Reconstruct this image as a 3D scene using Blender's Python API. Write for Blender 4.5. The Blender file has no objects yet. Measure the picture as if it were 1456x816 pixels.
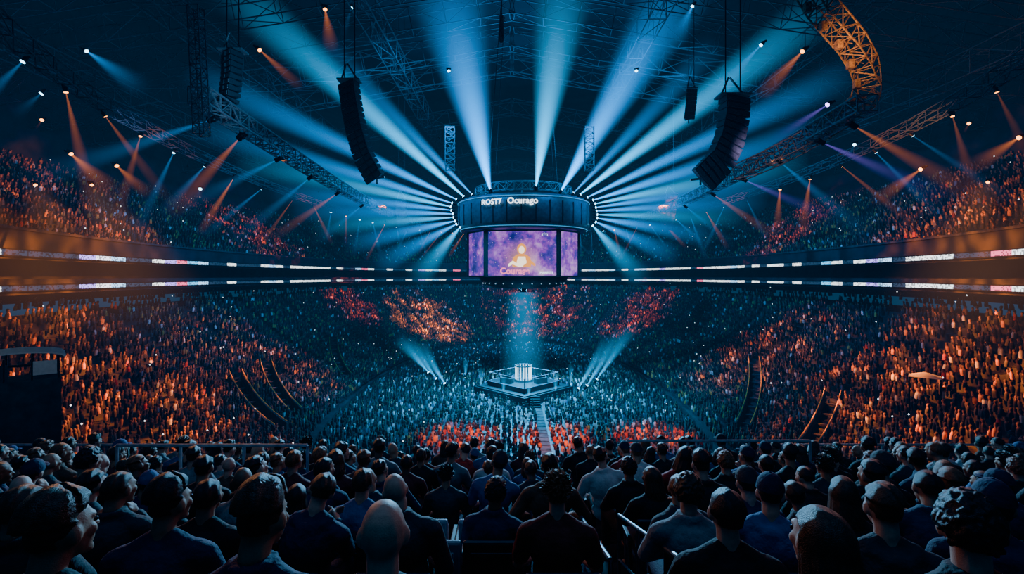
import bpy, bmesh, math, random
import numpy as np
from mathutils import Vector, Matrix, Euler
random.seed(7); rng = np.random.default_rng(7)
scene = bpy.context.scene
COL = scene.collection
F = 700.0; HZ = 393.0; CX = 728.0
def P(px, py, y): return Vector(((px-CX)/F*y, y, (HZ-py)/F*y))
R = math.radians
# ------------------------------------------------------------------ helpers
ONES = ['zeroth','first','second','third','fourth','fifth','sixth','seventh','eighth','ninth','tenth','eleventh','twelfth','thirteenth','fourteenth','fifteenth','sixteenth','seventeenth','eighteenth','nineteenth']
TENS = {2:('twenty','twentieth'),3:('thirty','thirtieth'),4:('forty','fortieth'),5:('fifty','fiftieth'),6:('sixty','sixtieth')}
def ordn(n):
    if n < 20: return ONES[n]
    t, o = divmod(n, 10)
    return TENS[t][1] if o == 0 else TENS[t][0]+'-'+ONES[o]
def tag(o, label=None, cat=None, group=None, kind=None):
    if label: o['label'] = label
    if cat: o['category'] = cat
    if group: o['group'] = group
    if kind: o['kind'] = kind
    return o
def empty(name, loc=(0,0,0), rot=(0,0,0)):
    o = bpy.data.objects.new(name, None); COL.objects.link(o)
    o.location = loc; o.rotation_euler = rot; o.empty_display_size = .1
    return o
def mobj(name, me, parent=None, mat=None):
    o = bpy.data.objects.new(name, me); COL.objects.link(o)
    if parent: o.parent = parent
    if mat is not None:
        if len(me.materials) == 0: me.materials.append(mat)
        o.material_slots[0].link = 'OBJECT'; o.material_slots[0].material = mat
    return o
class MB:
    def __init__(s): s.v = []; s.f = []
    def add(s, vs, fs, M=None):
        o = len(s.v)
        if M is not None: vs = [M @ Vector(v) for v in vs]
        s.v += [tuple(v) for v in vs]; s.f += [tuple(i+o for i in f) for f in fs]
    def box(s, c, d, M=None, bev=0.0):
        x, y, z = d[0]/2, d[1]/2, d[2]/2; c = Vector(c)
        if bev <= 0:
            vs = [Vector((a*x,b*y,e*z))+c for a in (-1,1) for b in (-1,1) for e in (-1,1)]
            s.add(vs, [(0,1,3,2),(4,6,7,5),(0,4,5,1),(2,3,7,6),(0,2,6,4),(1,5,7,3)], M)
        else:
            bm = bmesh.new(); bmesh.ops.create_cube(bm, size=1)
            for v in bm.verts: v.co = Vector((v.co.x*d[0], v.co.y*d[1], v.co.z*d[2]))
            bmesh.ops.bevel(bm, geom=list(bm.edges), offset=bev, segments=2, profile=.5, affect='EDGES')
            bm.verts.index_update()
            s.add([v.co+c for v in bm.verts], [[v.index for v in f.verts] for f in bm.faces], M); bm.free()
    def tube(s, p0, p1, r0, r1=None, n=8, cap=True):
        p0 = Vector(p0); p1 = Vector(p1); r1 = r0 if r1 is None else r1
        d = p1-p0
        if d.length < 1e-6: return
        q = d.to_track_quat('Z','Y').to_matrix()
        vs = []
        for p, r in ((p0,r0),(p1,r1)):
            for i in range(n):
                a = 2*math.pi*(i+.5)/n; vs.append(p + q @ Vector((r*math.cos(a), r*math.sin(a), 0)))
        fs = [(i,(i+1)%n,n+(i+1)%n,n+i) for i in range(n)]
        if cap: fs += [tuple(range(n-1,-1,-1)), tuple(range(n,2*n))]
        s.add(vs, fs)
    def path(s, pts, r, n=6):
        for a, b in zip(pts[:-1], pts[1:]): s.tube(a, b, r, None, n)
    def ell(s, c, r, M=None, nu=14, nv=9):
        vs = [(c[0],c[1],c[2]+r[2])]
        for j in range(1, nv):
            t = math.pi*j/nv
            for i in range(nu):
                a = 2*math.pi*i/nu
                vs.append((c[0]+r[0]*math.sin(t)*math.cos(a), c[1]+r[1]*math.sin(t)*math.sin(a), c[2]+r[2]*math.cos(t)))
        vs.append((c[0],c[1],c[2]-r[2])); e = len(vs)-1
        fs = [(0,1+i,1+(i+1)%nu) for i in range(nu)]
        for j in range(nv-2):
            for i in range(nu): fs.append((1+j*nu+i,1+(j+1)*nu+i,1+(j+1)*nu+(i+1)%nu,1+j*nu+(i+1)%nu))
        fs += [(1+(nv-2)*nu+i, e, 1+(nv-2)*nu+(i+1)%nu) for i in range(nu)]
        s.add(vs, fs, M)
    def capsule(s, p0, r0, p1, r1, M=None, n=10, k=3):
        p0 = Vector(p0); p1 = Vector(p1); d = p1-p0
        q = (d if d.length > 1e-6 else Vector((0,0,1))).to_track_quat('Z','Y').to_matrix()
        rings = []
        for j in range(k): t = math.pi/2*(j+.35)/(k+.35) ; rings.append((p0, -r0*math.cos(t), r0*math.sin(t)))
        rings.append((p0,0,r0)); rings.append((p1,0,r1))
        for j in range(k-1,-1,-1): t = math.pi/2*(j+.35)/(k+.35); rings.append((p1, r1*math.cos(t), r1*math.sin(t)))
        vs = []
        for p, h, r in rings:
            for i in range(n):
                a = 2*math.pi*i/n; vs.append(p + q @ Vector((r*math.cos(a), r*math.sin(a), h)))
        m = len(rings); fs = []
        for j in range(m-1):
            for i in range(n): fs.append((j*n+i, j*n+(i+1)%n, (j+1)*n+(i+1)%n, (j+1)*n+i))
        fs += [tuple(range(n-1,-1,-1)), tuple(range((m-1)*n, m*n))]
        s.add(vs, fs, M)
    def lathe(s, prof, n=32, c=(0,0,0), close=False):
        vs = []; m = len(prof)
        for i in range(n):
            a = 2*math.pi*i/n
            for r, z in prof: vs.append((c[0]+r*math.cos(a), c[1]+r*math.sin(a), c[2]+z))
        fs = []
        for i in range(n):
            j = (i+1)%n
            for k in range(m if close else m-1):
                k2 = (k+1)%m
                fs.append((i*m+k, j*m+k, j*m+k2, i*m+k2))
        s.add(vs, fs)
    def prism(s, poly, z0, z1):
        n = len(poly)
        vs = [(x,y,z0) for x,y in poly]+[(x,y,z1) for x,y in poly]
        s.add(vs, [(i,(i+1)%n,n+(i+1)%n,n+i) for i in range(n)]+[tuple(range(n-1,-1,-1)), tuple(range(n,2*n))])
    def mesh(s, name, smooth=False):
        me = bpy.data.meshes.new(name); me.from_pydata(s.v, [], s.f); me.update()
        if smooth: me.polygons.foreach_set('use_smooth', [True]*len(me.polygons))
        return me
    def build(s, name, mat, parent=None, smooth=False):
        return mobj(name, s.mesh(name, smooth), parent, mat)
# ------------------------------------------------------------------ materials
def nt(m): m.use_nodes = True; m.node_tree.nodes.clear(); return m.node_tree.nodes, m.node_tree.links
def nosample(m):
    try: m.cycles.emission_sampling = 'NONE'
    except Exception: pass
def M_(name, col, rough=.6, metal=0, ns=8, var=.3, bump=0, bscale=40, emit=None, es=0):
    m = bpy.data.materials.new(name); N, L = nt(m)
    out = N.new('ShaderNodeOutputMaterial'); b = N.new('ShaderNodeBsdfPrincipled'); L.new(b.outputs[0], out.inputs[0])
    tc = N.new('ShaderNodeTexCoord'); no = N.new('ShaderNodeTexNoise'); no.inputs['Scale'].default_value = ns
    no.inputs['Detail'].default_value = 3
    L.new(tc.outputs['Object'], no.inputs['Vector'])
    cr = N.new('ShaderNodeValToRGB'); cr.color_ramp.elements[0].position = .3; cr.color_ramp.elements[1].position = .7
    cr.color_ramp.elements[0].color = tuple(c*(1-var) for c in col)+(1,)
    cr.color_ramp.elements[1].color = tuple(min(1,c*(1+var)) for c in col)+(1,)
    L.new(no.outputs['Fac'], cr.inputs[0]); L.new(cr.outputs[0], b.inputs['Base Color'])
    b.inputs['Roughness'].default_value = rough; b.inputs['Metallic'].default_value = metal
    if bump:
        n2 = N.new('ShaderNodeTexNoise'); n2.inputs['Scale'].default_value = bscale; n2.inputs['Detail'].default_value = 3
        L.new(tc.outputs['Object'], n2.inputs['Vector'])
        bp = N.new('ShaderNodeBump'); bp.inputs['Strength'].default_value = bump; bp.inputs['Distance'].default_value = .02
        L.new(n2.outputs['Fac'], bp.inputs['Height']); L.new(bp.outputs[0], b.inputs['Normal'])
    if emit:
        b.inputs['Emission Color'].default_value = tuple(emit)+(1,); b.inputs['Emission Strength'].default_value = es; nosample(m)
    return m
def math_(N, L, op, a, b=None, c=None):
    n = N.new('ShaderNodeMath'); n.operation = op
    for i, v in enumerate((a,b,c)):
        if v is None: continue
        if isinstance(v, (int,float)): n.inputs[i].default_value = v
        else: L.new(v, n.inputs[i])
    return n.outputs[0]
BLK = M_('black_metal', (.018,.019,.022), .45, .6, 12)
STEEL = M_('truss_steel', (.20,.21,.23), .45, .6, 14)
ROOFST = M_('roof_steel', (.10,.102,.11), .6, .4, 14)
DARK = M_('dark_concrete', (.018,.019,.024), .9, 0, 1.2, .4, .3, 6)
CONC = M_('grey_concrete', (.05,.05,.055), .85, 0, 2, .35, .3, 8)
WALLM = M_('dark_wall', (.025,.025,.032), .9, 0, .6, .4)
CEILM = M_('dark_ceiling', (.016,.019,.024), .95, 0, .15, .6)
FLOORM = M_('arena_floor_dark', (.03,.032,.036), .6, 0, 1, .4)
STEPM = M_('pale_step', (.28,.30,.32), .8, 0, 4, .2)
AISLEM = M_('floor_aisle', (.03,.033,.037), .95, 0, 1.4, .9)
RAILM = M_('rail_paint', (.30,.34,.40), .4, .3, 9)
RAILD = M_('rail_dark', (.12,.135,.16), .35, .6, 9)
YEL = M_('yellow_rail', (.70,.36,.03), .45, .1, 6, .2)
SEATD = M_('seat_dark', (.035,.038,.048), .4, 0, 20, .3, .1)
SEATG = M_('seat_grey', (.30,.32,.38), .5, 0, 20, .15, .1)
WHITEP = M_('white_panel', (.5,.5,.5), .6, 0, 6, .1)
SPK = M_('speaker_black', (.045,.048,.055), .45, .1, 18, .3)
GRILL = M_('speaker_grille', (.09,.095,.105), .4, .5, 60, .5, .4, 150)
def EM(name, col, s): return M_(name, tuple(c*.3 for c in col), .5, 0, 10, .2, emit=col, es=s)
E_BLUE = EM('lens_blue', (.35,.75,1), 18); E_ORG = EM('lens_orange', (1,.32,.05), 16); E_WHT = EM('led_white', (.6,.88,1), 5)
E_PHONE = EM('phone_light', (.9,.95,1), 5)
E_PUR = EM('lens_purple', (.55,.3,1), 16); E_TXT = EM('sign_white', (.8,.95,1), 6)
def beam_mat(r0=.03, col=False):
    m = bpy.data.materials.new('lit_haze_beam'); N, L = nt(m)
    out = N.new('ShaderNodeOutputMaterial'); em = N.new('ShaderNodeEmission'); L.new(em.outputs[0], out.inputs['Volume'])
    tc = N.new('ShaderNodeTexCoord'); sp = N.new('ShaderNodeSeparateXYZ'); L.new(tc.outputs['Object'], sp.inputs[0])
    x, y, z = sp.outputs
    rr = math_(N,L,'SQRT', math_(N,L,'ADD', math_(N,L,'MULTIPLY',x,x), math_(N,L,'MULTIPLY',y,y)))
    rn = math_(N,L,'DIVIDE', rr, math_(N,L,'MAXIMUM', math_(N,L,'MULTIPLY_ADD', z, 1-r0, r0), .01))
    rad = math_(N,L,'MAXIMUM', math_(N,L,'SUBTRACT', 1, math_(N,L,'MULTIPLY',rn,rn)), 0)
    rad = math_(N,L,'MULTIPLY', rad, rad)
    zc = math_(N,L,'MAXIMUM', z, 0); om = math_(N,L,'MAXIMUM', math_(N,L,'SUBTRACT',1,z),0)
    if col: ax = math_(N,L,'POWER', om, .8)
    else: ax = math_(N,L,'MULTIPLY', om, math_(N,L,'POWER', math_(N,L,'ADD',zc,.05), -1.7))
    oi = N.new('ShaderNodeObjectInfo')
    st = math_(N,L,'MULTIPLY', math_(N,L,'MULTIPLY', rad, ax), oi.outputs['Alpha'])
    L.new(oi.outputs['Color'], em.inputs['Color']); L.new(st, em.inputs['Strength'])
    nosample(m)
    return m
BEAM = beam_mat(); BEAMC = beam_mat(.6, True); BEAMS = beam_mat(.12, True)
def ribbon_mat():
    m = bpy.data.materials.new('ribbon_display'); N, L = nt(m)
    out = N.new('ShaderNodeOutputMaterial'); b = N.new('ShaderNodeBsdfPrincipled'); L.new(b.outputs[0], out.inputs[0])
    b.inputs['Base Color'].default_value = (.01,.01,.012,1)
    uv = N.new('ShaderNodeUVMap'); sp = N.new('ShaderNodeSeparateXYZ'); L.new(uv.outputs[0], sp.inputs[0]); u, v, _ = sp.outputs
    w = N.new('ShaderNodeTexWhiteNoise'); w.noise_dimensions = '1D'; L.new(math_(N,L,'FLOOR', math_(N,L,'DIVIDE',math_(N,L,'ADD',u,71.3),1.9)), w.inputs['W'])
    cr = N.new('ShaderNodeValToRGB'); cr.color_ramp.interpolation = 'CONSTANT'; e = cr.color_ramp.elements
    cols = [(0,(.01,.02,.04)),(.27,(.85,.95,1)),(.48,(.35,.65,1)),(.62,(.95,1,1)),(.80,(.9,.12,.25)),(.84,(.4,.3,1)),(.89,(.1,.5,.9)),(.94,(.9,.9,1))]
    e[0].position = 0; e[0].color = cols[0][1]+(1,); e[1].position = cols[1][0]; e[1].color = cols[1][1]+(1,)
    for p, c in cols[2:]: k = e.new(p); k.color = c+(1,)
    L.new(w.outputs['Value'], cr.inputs[0])
    w2 = N.new('ShaderNodeTexWhiteNoise'); w2.noise_dimensions = '2D'; cb = N.new('ShaderNodeCombineXYZ')
    L.new(math_(N,L,'FLOOR',math_(N,L,'MULTIPLY',u,8)), cb.inputs[0]); L.new(math_(N,L,'FLOOR',math_(N,L,'MULTIPLY',v,4)), cb.inputs[1]); L.new(cb.outputs[0], w2.inputs['Vector'])
    let = math_(N,L,'MULTIPLY_ADD', math_(N,L,'GREATER_THAN', w2.outputs['Value'], .33), .75, .25)
    ed = math_(N,L,'LESS_THAN', math_(N,L,'ABSOLUTE', math_(N,L,'SUBTRACT',v,.5)), .42)
    L.new(cr.outputs[0], b.inputs['Emission Color']); L.new(math_(N,L,'MULTIPLY', math_(N,L,'MULTIPLY',let,ed), 6.0), b.inputs['Emission Strength'])
    nosample(m)
    return m
RIB = ribbon_mat()
def screen_mat():
    m = bpy.data.materials.new('screen_picture'); N, L = nt(m)
    out = N.new('ShaderNodeOutputMaterial'); b = N.new('ShaderNodeBsdfPrincipled'); L.new(b.outputs[0], out.inputs[0])
    b.inputs['Base Color'].default_value = (.02,.02,.03,1); b.inputs['Roughness'].default_value = .3
    tc = N.new('ShaderNodeTexCoord'); n = N.new('ShaderNodeTexNoise'); n.inputs['Scale'].default_value = .5; n.inputs['Detail'].default_value = 8; n.inputs['Roughness'].default_value = .68
    L.new(tc.outputs['Object'], n.inputs['Vector'])
    cr = N.new('ShaderNodeValToRGB'); e = cr.color_ramp.elements
    e[0].position = .34; e[0].color = (.02,.014,.22,1); e[1].position = .68; e[1].color = (1,.65,1,1)
    for p, c in ((.43,(.09,.035,.5)),(.50,(.36,.06,.65)),(.57,(.6,.22,.95))): k = e.new(p); k.color = c+(1,)
    L.new(n.outputs['Fac'], cr.inputs[0])
    vo = N.new('ShaderNodeTexVoronoi'); vo.inputs['Scale'].default_value = 2.6; L.new(tc.outputs['Object'], vo.inputs['Vector'])
    st = math_(N,L,'LESS_THAN', vo.outputs['Distance'], .11)
    mx = N.new('ShaderNodeMix'); mx.data_type = 'RGBA'; L.new(st, mx.inputs['Factor']); L.new(cr.outputs[0], mx.inputs['A']); mx.inputs['B'].default_value = (1,.8,1,1)
    dd = N.new('ShaderNodeVectorMath'); dd.operation = 'DISTANCE'; L.new(tc.outputs['Object'], dd.inputs[0]); dd.inputs[1].default_value = (-.1,-5.3,1.9)
    gl = math_(N,L,'POWER', math_(N,L,'MAXIMUM', math_(N,L,'SUBTRACT', 1, math_(N,L,'DIVIDE', dd.outputs['Value'], 2.6)), 0), 1.6)
    m2 = N.new('ShaderNodeMix'); m2.data_type = 'RGBA'; L.new(gl, m2.inputs['Factor']); L.new(mx.outputs['Result'], m2.inputs['A']); m2.inputs['B'].default_value = (1,.45,.3,1)
    L.new(m2.outputs['Result'], b.inputs['Emission Color']); b.inputs['Emission Strength'].default_value = 1.9
    nosample(m)
    return m
SCR = screen_mat()
def crowd_mat():
    m = bpy.data.materials.new('crowd_clothes_light_tint'); N, L = nt(m)  # vertex colours: clothes, skin, hair, plus amber and red light tints
    out = N.new('ShaderNodeOutputMaterial'); b = N.new('ShaderNodeBsdfPrincipled'); L.new(b.outputs[0], out.inputs[0])
    a = N.new('ShaderNodeAttribute'); a.attribute_name = 'Col'; L.new(a.outputs['Color'], b.inputs['Base Color']); b.inputs['Roughness'].default_value = .8
    return m
CROWDM = crowd_mat()
# ------------------------------------------------------------------ camera, world
cam = bpy.data.objects.new('camera', bpy.data.cameras.new('camera')); COL.objects.link(cam)
cam.data.sensor_width = 36; cam.data.lens = F/1456*36; cam.data.shift_y = (HZ-408)/1456
cam.data.clip_start = .05; cam.data.clip_end = 600
cam.rotation_euler = (math.pi/2,0,0); scene.camera = cam
try: scene.view_settings.look = 'AgX - Punchy'
except Exception: pass
wd = bpy.data.worlds.new('world'); scene.world = wd; wd.use_nodes = True
wn = wd.node_tree.nodes; wl = wd.node_tree.links
wn['Background'].inputs[0].default_value = (.25,.45,1,1); wn['Background'].inputs[1].default_value = .02
# thin uniform stage haze filling the hall: absorbs a little and glows blue
he = wn.new('ShaderNodeEmission'); he.inputs[0].default_value = (.015,.34,.78,1); he.inputs[1].default_value = .00115
ha = wn.new('ShaderNodeVolumeAbsorption'); ha.inputs['Color'].default_value = (0,0,0,1); ha.inputs['Density'].default_value = .005
hs = wn.new('ShaderNodeAddShader'); wl.new(he.outputs[0], hs.inputs[0]); wl.new(ha.outputs[0], hs.inputs[1]); wl.new(hs.outputs[0], wn['World Output'].inputs['Volume'])
# ------------------------------------------------------------------ bowl geometry
CY = 60.0; A0, B0, FZ = 18.0, 44.0, -14.3; EX = .93
def ring(th, s, z=0):
    c, n = math.cos(th), math.sin(th)
    return Vector(((A0+s)*math.copysign(abs(c)**EX, c), CY+(B0+s)*math.copysign(abs(n)**EX, n), z))
LT = .58; LN = 33; LROWS = []
z = FZ+.7
for i in range(LN): LROWS.append((i*LT, z)); z += .12+.0142*i
UROWS = [(16.3+i*.7, 2.1+i*.40) for i in range(25)]
def sweep(prof, t0, t1, n, uv=False):
    ths = [R(t0+(t1-t0)*i/n) for i in range(n+1)]
    vs = []; uvs = []; fs = []; m = len(prof); acc = 0; last = None
    for th in ths:
        p = ring(th, prof[0][0])
        if last is not None: acc += (p-last).length
        last = p
        for k, (s_, z_) in enumerate(prof):
            vs.append(ring(th, s_, z_)); uvs.append((acc, k/(m-1)))
    for i in range(n):
        for k in range(m-1): fs.append((i*m+k, (i+1)*m+k, (i+1)*m+k+1, i*m+k+1))
    mb = MB(); mb.add(vs, fs)
    return mb, uvs
def struct(name, mb, mat): o = mb.build(name, mat); o['kind'] = 'structure'; return o
mb = MB(); mb.add([(-26,10,FZ),(26,10,FZ),(26,110,FZ),(-26,110,FZ)], [(0,1,2,3)]); struct('floor', mb, FLOORM)
prof = [(0,FZ)]
for s_, z_ in LROWS: prof += [(s_,z_),(s_+LT,z_)]
mb, _ = sweep(prof, -74, 254, 150); struct('lower_seating_bowl', mb, DARK)
prof = []
for s_, z_ in UROWS: prof += [(s_,z_),(s_+.7,z_)]
mb, _ = sweep(prof, -58, 238, 130); struct('upper_seating_bowl', mb, DARK)
mb, _ = sweep([(19.2,-1.9),(19.2,-1.15),(16.0,-1.15),(16.0,-.15),(16.2,-.15),(16.2,-1.0),(19.0,-1.0),(19.0,1.2),(16.0,1.05),(15.9,2.95),(16.15,3.05),(16.3,2.1)], -58, 238, 130); struct('trim_1', mb, WALLM)
mb, _ = sweep([(15.8,2.85),(15.8,3.02),(16.2,3.06)], -58, 238, 130); struct('trim_2', mb, CONC)
mb, _ = sweep([(33.8,11),(33.8,36)], -60, 240, 100); struct('wall_outer', mb, WALLM)
mb = MB(); mb.add([(-75,-20,33),(75,-20,33),(75,150,33),(-75,150,33)], [(0,1,2,3)]); struct('ceiling', mb, CEILM)
def ribbon(z0, z1, label):
    root = empty('ribbon_display', (0,60,z0)); tag(root, label, 'display')
    mb, _ = sweep([(15.98,z0-.06),(15.86,z0-.06),(15.86,z1+.06),(15.98,z1+.06)], -58, 238, 130)
    mb.v = [(x,y-60,z_-z0) for x,y,z_ in mb.v]; mb.build('housing', BLK, root)
    mb, uvs = sweep([(15.83,z0),(15.83,z1)], -58, 238, 260)
    mb.v = [(x,y-60,z_-z0) for x,y,z_ in mb.v]
    me = mb.mesh('screen'); ul = me.uv_layers.new(name='UVMap')
    for l in me.loops: ul.data[l.index].uv = uvs[l.vertex_index]
    mobj('screen', me, root, RIB)
ribbon(1.24, 1.62, 'upper glowing LED ribbon board running around the balcony front')
ribbon(-.91, -.56, 'lower glowing LED ribbon board running around the suite balcony')
# ------------------------------------------------------------------ near terrace
RY = [1.65+.8*k for k in range(11)]
HZL = [-.90,-1.19,-1.48,-1.71]+[-1.71-.235*(k+1) for k in range(7)]
FZL = [h-1.2 for h in HZL]
prof = [(-2.0,-1.72),(RY[0]-.22,-1.72)]
for k in range(11): prof += [(RY[k]-.22,FZL[k]),(RY[k]+.58,FZL[k])]
prof[-1] = (10.75, FZL[10]); prof += [(10.75,-9.5)]
mb = MB(); n = len(prof); W = 13.8
mb.add([(-W,y,z_) for y,z_ in prof]+[(W,y,z_) for y,z_ in prof], [(i,i+1,n+i+1,n+i) for i in range(n-1)])
struct('seating_terrace', mb, DARK)
mb = MB()
for k in range(1,11):
    d = (FZL[k-1]-FZL[k])/2
    mb.box((.81, RY[k]-.08, FZL[k]+d/2), (.38,.28,d))
    mb.box((.81, RY[k]+.04, FZL[k]+d), (.36,.05,.02))
struct('trim_3', mb, STEPM)
# ------------------------------------------------------------------ people prototypes
def remesh(mb, vox, it=3, name='part'):
    me = mb.mesh('tmp'); ob = bpy.data.objects.new('tmp', me); COL.objects.link(ob)
    m = ob.modifiers.new('r','REMESH'); m.mode = 'VOXEL'; m.voxel_size = vox; m.use_smooth_shade = True
    if it: sm = ob.modifiers.new('s','SMOOTH'); sm.factor = .5; sm.iterations = it
    dg = bpy.context.evaluated_depsgraph_get()
    r = bpy.data.meshes.new_from_object(ob.evaluated_get(dg)); r.name = name
    r.polygons.foreach_set('use_smooth', [True]*len(r.polygons))
    bpy.data.objects.remove(ob); bpy.data.meshes.remove(me)
    return r
PIV = Vector((0,-.05,1.09)); HIP = Vector((0,0,.52))
def hand(mb, w, d, nrm, side):
    d = Vector(d).normalized(); nrm = Vector(nrm).normalized(); t = side*d.cross(nrm).normalized()
    mb.capsule(w, .024, w+d*.05, .03); mb.capsule(w+d*.04+t*.02, .019, w+d*.085+t*.026, .016); mb.capsule(w+d*.04-t*.02, .019, w+d*.08-t*.026, .016)
    for j, (o, l) in enumerate(((.032,.036),(.011,.042),(-.011,.038),(-.031,.029))):
        b = w+d*.085+t*o; m = b+d*l+nrm*.012; e = m+d*l*.5+nrm*.03
        mb.capsule(b, .0105, m, .0098, n=8); mb.capsule(m, .0098, e, .009, n=8)
    b = w+d*.03+t*.03; m = b+d*.03+t*.025; mb.capsule(b, .014, m, .011, n=8); mb.capsule(m, .011, m+d*.03+nrm*.012, .0095, n=8)
def proto(yaw=0, pitch=0, lean=0, hair='short', top='tee', arms='lap', seed=0, wide=1.0, roll=0):
    rd = random.Random(seed)
    U = Matrix.Translation(HIP) @ Matrix.Rotation(-lean,4,'X') @ Matrix.Rotation(roll*.8,4,'Y') @ Matrix.Translation(-HIP)
    H = U @ Matrix.Translation(PIV) @ Matrix.Rotation(yaw,4,'Z') @ Matrix.Rotation(pitch,4,'X') @ Matrix.Rotation(roll,4,'Y') @ Matrix.Translation(-PIV)
    up = lambda p: U @ Vector(p)
    out = {}
    def torso(mb, g):
        mb.ell((0,-.02,.55), (.175*wide+g,.135+g,.12+g)); mb.ell((0,-.05,.70), (.155*wide+g,.118+g,.16+g), U)
        mb.ell((0,-.075,.87), (.178*wide+g,.125+g,.17+g), U)
        mb.capsule((-.165*wide,-.07,.965), .06+g, (.165*wide,-.07,.965), .06+g, U)
        for s in (-1,1): mb.capsule((s*.14,-.07,.975), .05+g, (s*.035,-.055,1.045), .042+g, U)
    def elbw(s):
        if arms == 'lap': return Vector((s*.275,.03,.69)), Vector((s*.12,.27,.645))
        if arms == 'cross': return Vector((s*.27,.07,.75)), Vector((-s*.05,.17+.03*s,.80))
        if arms == 'knees': return Vector((s*.185,.33,.655)), Vector((s*.055,.47,.79))
        if arms == 'chin': return (Vector((s*.275,.03,.69)), Vector((s*.12,.27,.645))) if s < 0 else (Vector((.20,.20,.72)), Vector((.06,.17,.98)))
        if arms == 'wide': return Vector((s*.36,-.02,.72)), Vector((s*.27,.20,.64))
        if arms == 'phone': return (Vector((s*.27,.03,.69)), Vector((s*.12,.27,.645))) if s < 0 else (Vector((.25,.16,.83)), Vector((.13,.31,1.03)))
    def arm(mb, g, part):
        for s in (-1,1):
            sh = up((s*.2*wide,-.07,.95)); e, w = elbw(s)
            if part in ('upper','all'): mb.capsule(sh, .06+g, e if part == 'all' else sh.lerp(e,.72), (.045 if part == 'all' else .052)+g)
            if part == 'all' or part == 'fore': mb.capsule(e, .045+g, w if part == 'fore' else e.lerp(w,.93), .031+g)
    def legs(mb, g):
        for s in (-1,1):
            mb.capsule((s*.095,.0,.535), .088+g, (s*.135,.41,.525), .06+g); mb.capsule((s*.135,.41,.52), .06+g, (s*.135,.43,.12), .043+g)
            mb.ell((s*.135,.39,.37), (.056+g,.06+g,.11))
    b = MB(); torso(b, 0); arm(b, -.004, 'upper'); arm(b, -.004, 'fore'); legs(b, -.004)
    for s in (-1,1):
        sh = up((s*.2*wide,-.07,.95)); e, w = elbw(s); b.capsule(sh, .054, e, .041)
        raised = arms in ('phone','chin') and s > 0
        d = (w-e).normalized(); d2 = (d+Vector((-s*.1,.35 if arms != 'chin' else -.1,.3 if raised else -.1))).normalized()
        hand(b, w, d2, (0,-.2 if arms in('phone','knees') else 0,-1) if arms != 'knees' else (-s,.2,0), s)
        b.capsule((s*.135,.42,.09), .045, (s*.145,.56,.045), .034)
    b.capsule((0,-.06,1.0), .06, (0,-.035,1.14), .055, U)
    b.capsule((0,-.05,1.09), .056, (0,-.03,1.15), .056, H)
    b.ell((0,-.012,1.222), (.077,.097,.102), H); b.ell((0,.03,1.165), (.058,.066,.066), H)
    b.capsule((0,.08,1.212), .010, (0,.106,1.186), .0145, H); b.ell((0,.072,1.238), (.055,.022,.012), H)
    b.ell((0,.088,1.155), (.024,.013,.011), H); b.ell((0,.074,1.112), (.026,.026,.022), H)
    for s in (-1,1):
        b.ell((s*.079,-.012,1.2), (.013,.024,.034), H); b.ell((s*.043,.058,1.19), (.022,.025,.024), H)
    out['body'] = remesh(b, .010, 3, 'body')
    es = []
    for s in (-1,1):
        m = MB(); m.ell((s*.032,.079,1.217), (.014,.013,.010), H, 10, 7); es.append(m.mesh('eye', True))
    out['eyes'] = es
    t = MB(); torso(t, .016)
    if top == 'tee': arm(t, .014, 'upper')
    else: arm(t, .014, 'all')
    if top == 'hoodie':
        for i in range(9):
            a = math.pi*(i/8)
            t.ell((.105*math.cos(a), -.075-.06*math.sin(a), 1.035-.035*math.sin(a)), (.045,.042,.042), U)
        t.ell((0,-.15,.97), (.085,.045,.075), U)
    elif top == 'jacket':
        for i in range(12):
            a = 2*math.pi*i/12; t.ell((.07*math.cos(a), -.055+.068*math.sin(a), 1.065), (.024,.022,.034), U)
    else:
        for i in range(12):
            a = 2*math.pi*i/12; t.ell((.068*math.cos(a), -.055+.066*math.sin(a), 1.04), (.016,.016,.016), U)
    out['top'] = remesh(t, .014, 3, 'top'); out['toptype'] = {'tee':'t_shirt','hoodie':'hoodie','jacket':'jacket'}[top]
    t = MB(); t.ell((0,-.02,.54), (.185*wide,.145,.115)); legs(t, .012); out['trousers'] = remesh(t, .018, 3, 'trousers')
    sh_ = []
    for s in (-1,1):
        m = MB(); m.capsule((s*.135,.40,.06), .05, (s*.148,.58,.045), .042); m.box((s*.141,.49,.018), (.09,.29,.035)); sh_.append(remesh(m, .014, 2, 'shoe'))
    out['shoes'] = sh_
    # hair: fine overlapping locks over the scalp, remeshed to one mass
    C = Vector((0,-.012,1.222)); RR = Vector((.077,.097,.102))
    h = MB(); N = 1500; ga = math.pi*(3-5**.5); any_ = False
    ph_ = rd.uniform(0,6)
    for i in range(N):
        zz = 1-2*(i+.5)/N; r = math.sqrt(1-zz*zz); u = Vector((r*math.cos(i*ga), r*math.sin(i*ga), zz))
        line = .42+.25*u.y if u.y > .1 else (-.15 if abs(u.x) > .75 else -.45)
        if u.y > .1 and abs(u.x) < .55: line = .62
        if hair == 'bald' or u.z < line: continue
        any_ = True
        p = C+Vector((u.x*RR.x, u.y*RR.y, u.z*RR.z)); wv = .5+.5*math.sin(9*u.x+5*u.y+ph_)   # smooth locks instead of random balls
        nrm = Vector((u.x,u.y,u.z)); topf = max(0,u.z); low = u.z < .05
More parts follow.
